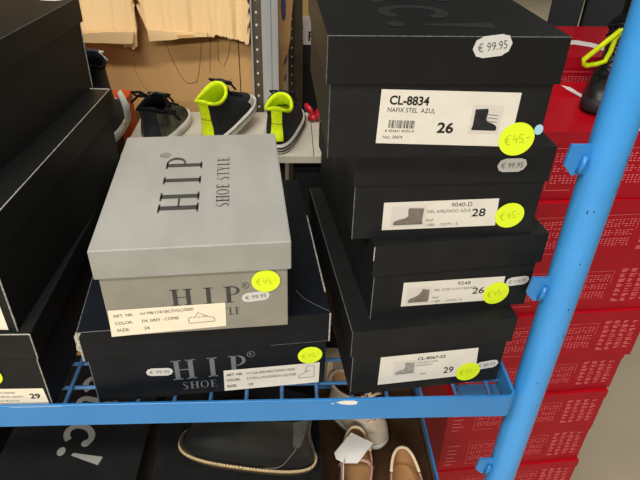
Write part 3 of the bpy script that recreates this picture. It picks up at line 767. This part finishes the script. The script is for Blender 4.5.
# black box with a white top panel, part of a letter showing
bx = thing('storage_box', 'black box with a white panel marked with a black letter, behind the perforated uprights', 'box', (.115, 1.16, -1.0))
mb = MB(); mb.box((-.075, -.055, 0), (.075, .06, 1.098), 'bag'); mb.build('box_body', bx, .002)
mb = MB(); mb.box((-.0765, -.0565, 1.098), (.0765, .0615, 1.143), 'signwhite')
mb.X = frame((-.075, -.0568, 1.098), (1,0,0), (0,0,1)); mb.text('F', .0125, .010, .024, 'ink', 0, .02); mb.build('white_panel', bx, .001)
mb = MB(); mb.X = frame((-.075, -.0552, 1.0), (1,0,0), (0,0,1)); mb.poly([(.020,.052),(.05,.052),(.05,.074),(.020,.074)], 'redpatch', .0003); mb.build('red_patch', bx)
yp = MB(); yp.box((-.04, -.005, 0), (.02, .005, 1.5), 'wallpanel'); o = yp.build('yellow_board', None, .001); o.location = (.062, 1.45, -1.0); tag(o, 'narrow yellow board far behind the black box with the white panel', 'board')

# black boxes added under the grey shelf to darken the gap between the stacks
ub = []
for i, (x, lab) in enumerate(((-.235, 'black box added to darken the space under the grey shelf, behind the silver grey box'), (.012, 'black box added to darken the space under the grey shelf, behind the gap between the two stacks'))):
    b = shoebox('shoe_box', lab, (x, .447, -.1596), 0, .225, .160, .236, .06, .003, group='added black boxes darkening the space under the grey shelf')

# ------------------------------------------------------------------ red boxes on the floor, right
def red_print():
    mb = MB(); mb.X = frame((-.17, -.1102, 0), (1,0,0), (0,0,1)); W, H = .34, .118
    def q(x0, y0, x1, y1): mb.poly([(x0,y0),(x1,y0),(x1,y1),(x0,y1)], 'redprint', .0002)
    for k, (y, w) in enumerate(((.080,.026),(.066,.020),(.054,.022),(.041,.018),(.030,.024),(.018,.016))): q(.014, y, .014 + w, y + .0022)
    for r in range(13):
        y = .030 + r*.0042
        if r in (4, 8): continue
        for c in range(26):
            if random.random() < .93: q(.068 + c*.0067, y, .068 + c*.0067 + random.choice((.0026, .0036, .0044)), y + .0017)
    q(.062, .0900, .245, .0907); q(.062, .018, .0627, .09); q(.062, .0175, .105, .0184); q(.118, .0175, .175, .0184); q(.118, .0175, .1187, .027)
    q(.150, .0205, .172, .0238); q(.244, .062, .2447, .0905)
    for r in range(7):
        for c in range(4):
            x = .258 + c*.0185; y = .020 + r*.0112
            for k in range(3):
                ww = random.uniform(.006, .0145)
                if random.random() < .9: q(x, y + k*.0026, x + ww, y + k*.0026 + .0016)
    q(.262, .099, .30, .1008)
    return mb
random.seed(5)
def red_box():
    r = thing('red_shoe_box', '', 'shoe box')
    mb = MB(); mb.box((-.17, -.11, 0), (.17, .11, .098), 'red'); b = mb.build('box_body', r, .0012)
    p = red_print(); pr_ = p.build('size_chart', b)
    mb = MB(); X, Y, x, y = .1710, .1110, .1703, .1103; zt, zb, zi = .118, .097, .1165
    vs = [(-X,-Y,zt),(X,-Y,zt),(X,Y,zt),(-X,Y,zt),(-X,-Y,zb),(X,-Y,zb),(X,Y,zb),(-X,Y,zb),(-x,-y,zb),(x,-y,zb),(x,y,zb),(-x,y,zb),(-x,-y,zi),(x,-y,zi),(x,y,zi),(-x,y,zi)]
    fs = [(0,1,2,3)]
    for k in range(4):
        n = (k+1) % 4; fs += [(4+k,4+n,n,k),(4+n,4+k,8+k,8+n),(8+n,8+k,12+k,12+n)]
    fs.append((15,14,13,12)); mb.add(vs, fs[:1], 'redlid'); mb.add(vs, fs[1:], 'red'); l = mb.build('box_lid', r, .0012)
    return r, l
def curved_mark(parent, lower, upper):
    mb = MB(); n = len(lower)
    mb.add([(p[0], p[1], .118 + PZ) for p in lower] + [(p[0], p[1], .118 + PZ) for p in upper], [(i, i+1, n+i+1, n+i) for i in range(n-1)], 'whiteprint')
    return mb.build('curved_white_mark', parent)
rb0, lid0 = red_box()
tops = [.180, .060, -.061, -.182, -.303, -.408, -.522, -.648, -.766, -.884]
ordn = ['red shoe box with a white curved mark on its lid, carrying the dark sneaker', 'printed red shoe box directly under the one carrying the dark sneaker', 'third red shoe box from the top of the front red stack', 'fourth red shoe box from the top of the front red stack',
        'fifth red shoe box from the top of the front red stack', 'sixth red shoe box from the top of the front red stack', 'seventh red shoe box from the top of the front red stack', 'eighth red shoe box from the top of the front red stack',
        'red shoe box second from the floor in the front red stack', 'red shoe box on the floor under the front red stack']
offs = [(.512, .004, 2.0), (.506, -.002, 4.5), (.502, .002, 3.5), (.506, -.004, 4.0), (.500, .004, 4.2), (.494, -.003, 3.6), (.496, .002, 4.4), (.499, -.002, 3.4), (.503, .001, 4.0), (.500, .0, 3.5)]
first = True
for i, zt in enumerate(tops):
    zb = tops[i+1] if i + 1 < len(tops) else -1.0
    o = rb0 if first else dup(rb0); first = False
    o.location = (offs[i][0], .360 + .112 + offs[i][1], zb); o.rotation_euler = (0, 0, math.radians(offs[i][2])); o.scale = (1, 1, (zt - zb - .0004)/.118)
    o['label'] = ordn[i]; o['group'] = 'red printed shoe boxes stacked on the floor'
    if i == 0: sw_parent = [c for c in kids(o) if c.name.startswith('box_lid')][0]
hA = .1173
zA = .222
k = 0
while zA > -.99:
    zb = max(-1.0, zA - hA)
    if zb < -.93: zb = -1.0
    o = dup(rb0); o.location = (.530, .712, zb); o.rotation_euler = (0, 0, math.radians(1.5 if k == 0 else random.uniform(0, 3))); o.scale = (1, 1, (zA - zb - .0004)/.118)
    o['label'] = 'red shoe box with white curved mark, topmost of the rear red stack' if k == 0 else 'red shoe box of the rear red stack, below the topmost one'
    o['group'] = 'red printed shoe boxes stacked behind the front stack' if k else 'red printed shoe boxes stacked on the floor'
    if k == 0: swA = [c for c in kids(o) if c.name.startswith('box_lid')][0]
    zA = zb; k += 1
curved_mark(sw_parent, [(-.0155,.0936),(-.0148,.0726),(-.0106,.0524),(-.003,.009),(.010,-.020),(.035,-.040),(.07,-.045),(.11,-.030),(.15,.0)],
            [(-.0150,.0938),(-.0030,.083),(-.0004,.055),(.0079,.033),(.021,.014),(.045,-.004),(.075,-.012),(.11,-.012),(.151,.001)])
curved_mark(swA, [(-.125,.010),(-.06,-.024),(-.006,-.031),(.0246,-.030),(.047,-.046),(.064,-.078),(.080,-.100)],
            [(-.124,.012),(-.05,-.002),(.007,.001),(.043,-.001),(.064,-.0177),(.0795,-.0445),(.092,-.090)])

# dark sneaker on the front red stack, lime lace loop
dk, sh, u = sneaker('dark_sneaker', 'dark sneaker with a lime lace loop, on the red box beside the blue post', (.577, .568, .1805), math.radians(240), .175, .034, .110,
    'leather', 'darklining', True, 'rubberdark', None, None, 'lace', 0, None, None)
mb = MB()
lp = [(.5065,.3057),(.4845,.2860),(.4601,.2611),(.4630,.2540),(.4676,.2518),(.4830,.2540),(.4962,.2584),(.5009,.2740),(.5030,.2922),(.5137,.3028),(.560,.292)]
LM = (Matrix.Translation((.577, .568, .1805)) @ Matrix.Rotation(math.radians(240), 4, 'Z')).inverted()
mb.tube([tuple(LM @ Vector((p[0], .450 + .0006*k + max(0, p[0]-.5)*.6, p[1]))) for k, p in enumerate(lp)], .0040, 'lime', 8)
mb.build('lime_lace', u)

# dark tall boxes and a brown carton behind the red stacks
for x0, x1, lab in ((.600, .668, 'tall black box behind the red stacks, nearer the black shoe box stack'), (.684, .766, 'tall black box behind the red stacks, beside the brown carton')):
    o = thing('tall_black_box', lab, 'box', ((x0+x1)/2 + .047, 1.03, -1.0), math.radians(-25), 'tall black boxes behind the red stacks')
    mb = MB(); mb.box((-(x1-x0)/2, -.09, 0), ((x1-x0)/2, .09, 1.38), 'bag'); mb.build('box_body', o, .004)
    mb = MB(); mb.box((-(x1-x0)/2 - .001, -.091, 1.38), ((x1-x0)/2 + .001, .091, 1.42), 'bag'); mb.build('box_lid', o, .004)
o = thing('brown_carton', 'brown cardboard carton beside the tall black boxes behind the blue post', 'cardboard box', (.985, 1.06, -1.0))
mb = MB(); mb.box((-.080, -.10, 0), (.10, .12, 1.235), 'kraftdark'); mb.build('box_body', o, .002)
mb = MB(); mb.box((-.080, -.10, 1.235), (.010, .12, 1.239), 'kraftdark'); mb.box((.011, -.10, 1.235), (.10, .12, 1.239), 'kraftdark'); mb.build('top_flap', o)

# ------------------------------------------------------------------ lower tray
ZD = -.3582
lb = shoebox('shoe_box', 'black shoe box with pale grey lettering on its lid, on the lower tray', (-.438, .0125, ZD + .0004), -1.0, .2075, .325, .108, .04, .003, lid='black')
mb = MB(); mb.X = lb.tl @ frame((.083, .2800, 0), (0,-1,0), (1,0,0)); clic(mb, 0, 0, .0600, 'silverink', PZ, .165, .24); mb.build('lettering', lb.lid)
kb = shoebox('shoe_box', 'black shoe box carrying the black ankle boot on the lower tray', (-.2010, .0090, ZD + .0004), .5, .247, .325, .108, .04, .003, lid='black')
ct = thing('brown_tray_box', 'open brown cardboard box holding pink and beige shoes on the lower tray', 'cardboard box', (.146, .17, ZD + .0004))
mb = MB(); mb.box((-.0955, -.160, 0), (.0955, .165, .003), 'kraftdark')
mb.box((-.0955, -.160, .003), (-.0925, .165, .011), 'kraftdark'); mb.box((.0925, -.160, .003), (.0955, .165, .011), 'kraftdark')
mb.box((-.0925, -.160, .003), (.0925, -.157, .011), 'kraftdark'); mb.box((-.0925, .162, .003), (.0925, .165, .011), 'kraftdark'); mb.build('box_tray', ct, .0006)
ZC = ZD + .0039

lx = shoebox('shoe_box', 'plain black shoe box at the left end of the lower tray, beside the lettered one', (-.665, .0125, ZD + .0004), 0, .205, .325, .110, .04, .003)
# black ankle boot with elastic gusset, toe to the left
bt = thing('ankle_boot', 'black leather ankle boot with grey elastic gusset and beige welt stitching', 'boot', (.036, .100, ZD + .1089), math.radians(168))
L = .205
P = [(.012, .002, L, .034, 0, 0), (.022, .000, L*.99, .0345, 0, 0), (.036, .001, L*.95, .0335, 0, 0), (.048, .004, L*.84, .031, 0, 0), (.060, .006, L*.70, .0285, 0, 0), (.078, .007, L*.58, .027, 0, 0), (.100, .005, L*.53, .028, 0, 0), (.122, .003, L*.53, .030, .004, .004)]
sh = Shoe(P, -.006)
mb = MB(); sh.upper(mb, 'leather', 22); up = mb.build('boot_upper', bt)
mb = MB(); sh.lining(mb, 'darklining', .5); mb.build('lining', up)
mb = MB(); sh.sole(mb, 0, .010, 'outsole', .0045); mb.build('sole', bt)
mb = MB(); n = 150
ring = [sh.S(0.02, 2*PI*j/n, .0042) for j in range(n)]
mb.tube([(p[0], p[1], .0118) for p in ring], .0022, 'welt', 7, True)
for j in range(0, n, 1):
    p, q = ring[j], ring[(j+1) % n]; d = (Vector(q) - Vector(p))*.6
    mb.tube([(p[0], p[1], .0140), (p[0] + d.x, p[1] + d.y, .0140)], .0009, 'creamtrim', 5)
mb.build('welt', bt)
for sg in (1, -1):
    mb = MB(); sh.patch(mb, .56, 1.0, sg*2.1, sg*2.7, .0008, 'elastic', shape=lambda f, s=sg: (s*(2.36 - .26*f**.5), s*(2.42 + .26*f**.5))); mb.build('elastic_gusset', up)
    mb = MB(); mb.tube([sh.S(.02 + .54*i/14, sg*(1.86 + .50*(i/14)**.45), .0010) for i in range(15)], .0009, 'greytext', 6); mb.build('side_seam', up)
    mb = MB()
    mb.tube([sh.S(.56 + .44*i/10, sg*(2.36 - .26*(i/10)**.5), .0012) for i in range(11)], .0007, 'greytext', 5); mb.build('gusset_seam', up)

# pink ballet shoes, heels away from the viewer
def ballet(lab, loc, head, tagged=False):
    r = thing('ballet_shoe', lab, 'shoe', loc, head, 'pink ballet shoes in the brown box')
    L = .142
    P = [(.005, .002, L, .0270, 0, 0), (.014, .000, L*.99, .0278, 0, 0), (.024, .000, L*.95, .0272, 0, .004), (.033, .000, L*.86, .0258, -.002, .012), (.040, .000, L*.78, .0245, -.010, .016)]
    s = Shoe(P, .003)
    mb = MB(); s.upper(mb, 'pink', 14); u = mb.build('shoe_upper', r)
    mb = MB(); s.lining(mb, 'insole', .86, -.0014, insole='insole'); mb.build('lining', u)
    mb = MB(); mb.tube([s.S(1.0, PI - 1.25 + 2.5*j/30) for j in range(31)], .0026, 'creamtrim', 8); s.patch(mb, .55, 1.0, PI - 1.0, PI + 1.0, .0008, 'creamtrim'); mb.build('heel_trim', u)
    mb = MB(); mb.tube([s.S(1.0, -1.9 + 3.8*j/36) for j in range(37)], .0019, 'pink', 8); mb.build('topline', u)
    mb = MB(); s.sole(mb, 0, .006, 'outsole', .0012, toe_lift=.002); mb.build('sole', r)
    mb = MB(); mb.tube([(.062, -.026, .034), (.062, -.018, .050), (.062, 0, .056), (.062, .020, .050), (.062, .030, .034)], .0030, 'pink', 8); mb.build('strap', u)
    return r, s, u
pa, s, u = ballet('pink glitter ballet shoe with a white tag across its heel', (.113, .206, ZC), math.radians(-96))
mb = MB()
tg = [(.0715,.150),(.1025,.186),(.1370,.166),(.1080,.131),(.0870,.132),(.0740,.139)]
mb.X = pa.matrix_basis.inverted()
mb.X = (Matrix.Translation((.113, .206, ZC)) @ Matrix.Rotation(math.radians(-96), 4, 'Z')).inverted()
n = len(tg)
vs = [(p[0], p[1], -.2905 + .10*(p[1]-.15)) for p in tg]; v2 = [(p[0], p[1], p[2] - .0006) for p in vs]
mb.add(vs + v2, [list(range(n-1, -1, -1)), list(range(n, 2*n))] + [(i, (i+1) % n, (i+1) % n + n, i + n) for i in range(n)], 'whitepaper')
tgo = mb.build('swing_tag', pa, fixn=True)
mb2 = MB(); mb2.X = mb.X; mb2.tube([(.0870,.1370,-.2915), (.0868,.1360,-.2890), (.0845,.1250,-.2930), (.0835,.1080,-.3050), (.0860,.0900,-.3150), (.088,.085,-.3220)], .0010, 'string', 6); mb2.build('string', tgo)
pb, s, u = ballet('pink ballet shoe with cream heel trim, no tag, nearest the blue rim', (.186, .163, ZC), math.radians(-92))

# pale bootie behind them
ps = thing('beige_bootie', 'pale beige suede bootie with laces, behind the pink shoes in the brown box', 'boot', (.078, .300, ZC), math.radians(-48))
L = .130
P = [(.008, .002, L, .029, 0, 0), (.020, .000, L*1.0, .0305, 0, 0), (.036, .000, L*.96, .030, 0, 0), (.050, .002, L*.84, .0275, 0, 0), (.060, .003, L*.70, .025, 0, 0), (.072, .003, L*.60, .024, .002, .002), (.084, .002, L*.58, .025, .006, .008)]
sh = Shoe(P)
mb = MB(); sh.upper(mb, 'palesuede'); u = mb.build('boot_upper', ps)
mb = MB(); sh.lining(mb, 'insole', .6); sh.collar(mb, .0028, 'palesuede'); mb.build('lining', u)
mb = MB(); sh.sole(mb, 0, .012, 'rubber', .002); mb.build('sole', ps)
mb = MB(); laces(sh, mb, 'creamtrim', (.55, .66, .77, .88), .5, .0022); bow(mb, sh.S(.95, 0, .006), .026, 'creamtrim', .0026); mb.build('laces', u)
mb = MB(); mb.grid([[(-.004, -.010, .080), (-.006, 0, .082), (-.004, .010, .080)], [(-.008, -.007, .100), (-.009, 0, .102), (-.008, .007, .100)], [(-.007, -.002, .118), (-.007, 0, .120), (-.007, .002, .118)]], 'creamtrim'); 
mb.tube([(-.005, -.009, .080), (-.008, -.004, .106), (-.007, 0, .119), (-.008, .004, .106), (-.005, .009, .080)], .0024, 'creamtrim', 8); mb.build('pull_loop', u)

# ------------------------------------------------------------------ setting
mb = MB(); mb.box((-6, -3, -1.05), (8, 9, -1.0), 'floor'); struct(mb.build('floor'))
mb = MB(); mb.box((-6, 8.8, -1.0), (8, 9.0, 2.2), 'wall'); struct(mb.build('wall_back'))

# ------------------------------------------------------------------ light
w = bpy.data.worlds.new('world'); SC.world = w; w.use_nodes = True
w.node_tree.nodes['Background'].inputs['Color'].default_value = (1.0, .93, .82, 1); w.node_tree.nodes['Background'].inputs['Strength'].default_value = .03
def area(name, loc, rot, sx, sy, power, col=(1.0, .965, .90)):
    l = bpy.data.lights.new(name, 'AREA'); l.shape = 'RECTANGLE'; l.size = sx; l.size_y = sy; l.energy = power; l.color = col
    o = bpy.data.objects.new(name, l); COL.objects.link(o); o.location = loc; o.rotation_euler = rot; return o
area('ceiling_tube_light', (-.9, -1.2, 2.0), (0, 0, 0), 2.0, .3, 50)
area('ceiling_tube_light', (-.6, -3.5, 2.0), (0, 0, 0), 2.4, .3, 185)
area('ceiling_tube_light', (-.2, .15, 2.0), (0, 0, 0), 1.2, .2, 15)
area('ceiling_tube_light', (4.4, 4.6, 2.0), (0, 0, 0), 2.4, .3, 70)

# ------------------------------------------------------------------ camera
cam = bpy.data.cameras.new('camera'); co = bpy.data.objects.new('camera', cam); COL.objects.link(co); SC.camera = co
cam.sensor_width = 36.0; cam.sensor_fit = 'HORIZONTAL'; cam.lens = 578.78 / 640 * 36.0; cam.clip_start = .02
a, b, c = math.radians(34.044), math.radians(3.7057), math.radians(1.7932)
Fw = Vector((math.sin(b)*math.cos(a), math.cos(b)*math.cos(a), -math.sin(a)))
Rt = Vector((math.cos(b), -math.sin(b), 0)); Up = Rt.cross(Fw)
R2 = Rt*math.cos(c) + Up*math.sin(c); U2 = -Rt*math.sin(c) + Up*math.cos(c)
mx = Matrix.Identity(4)
for i in range(3):
    mx[i][0] = R2[i]; mx[i][1] = U2[i]; mx[i][2] = -Fw[i]; mx[i][3] = (-.0004, -.4337, .5231)[i]
co.matrix_world = mx
vs_ = SC.view_settings
vs_.view_transform = 'Standard'; vs_.look = 'None'; vs_.gamma = 1.0; vs_.use_curve_mapping = False; vs_.exposure = .35
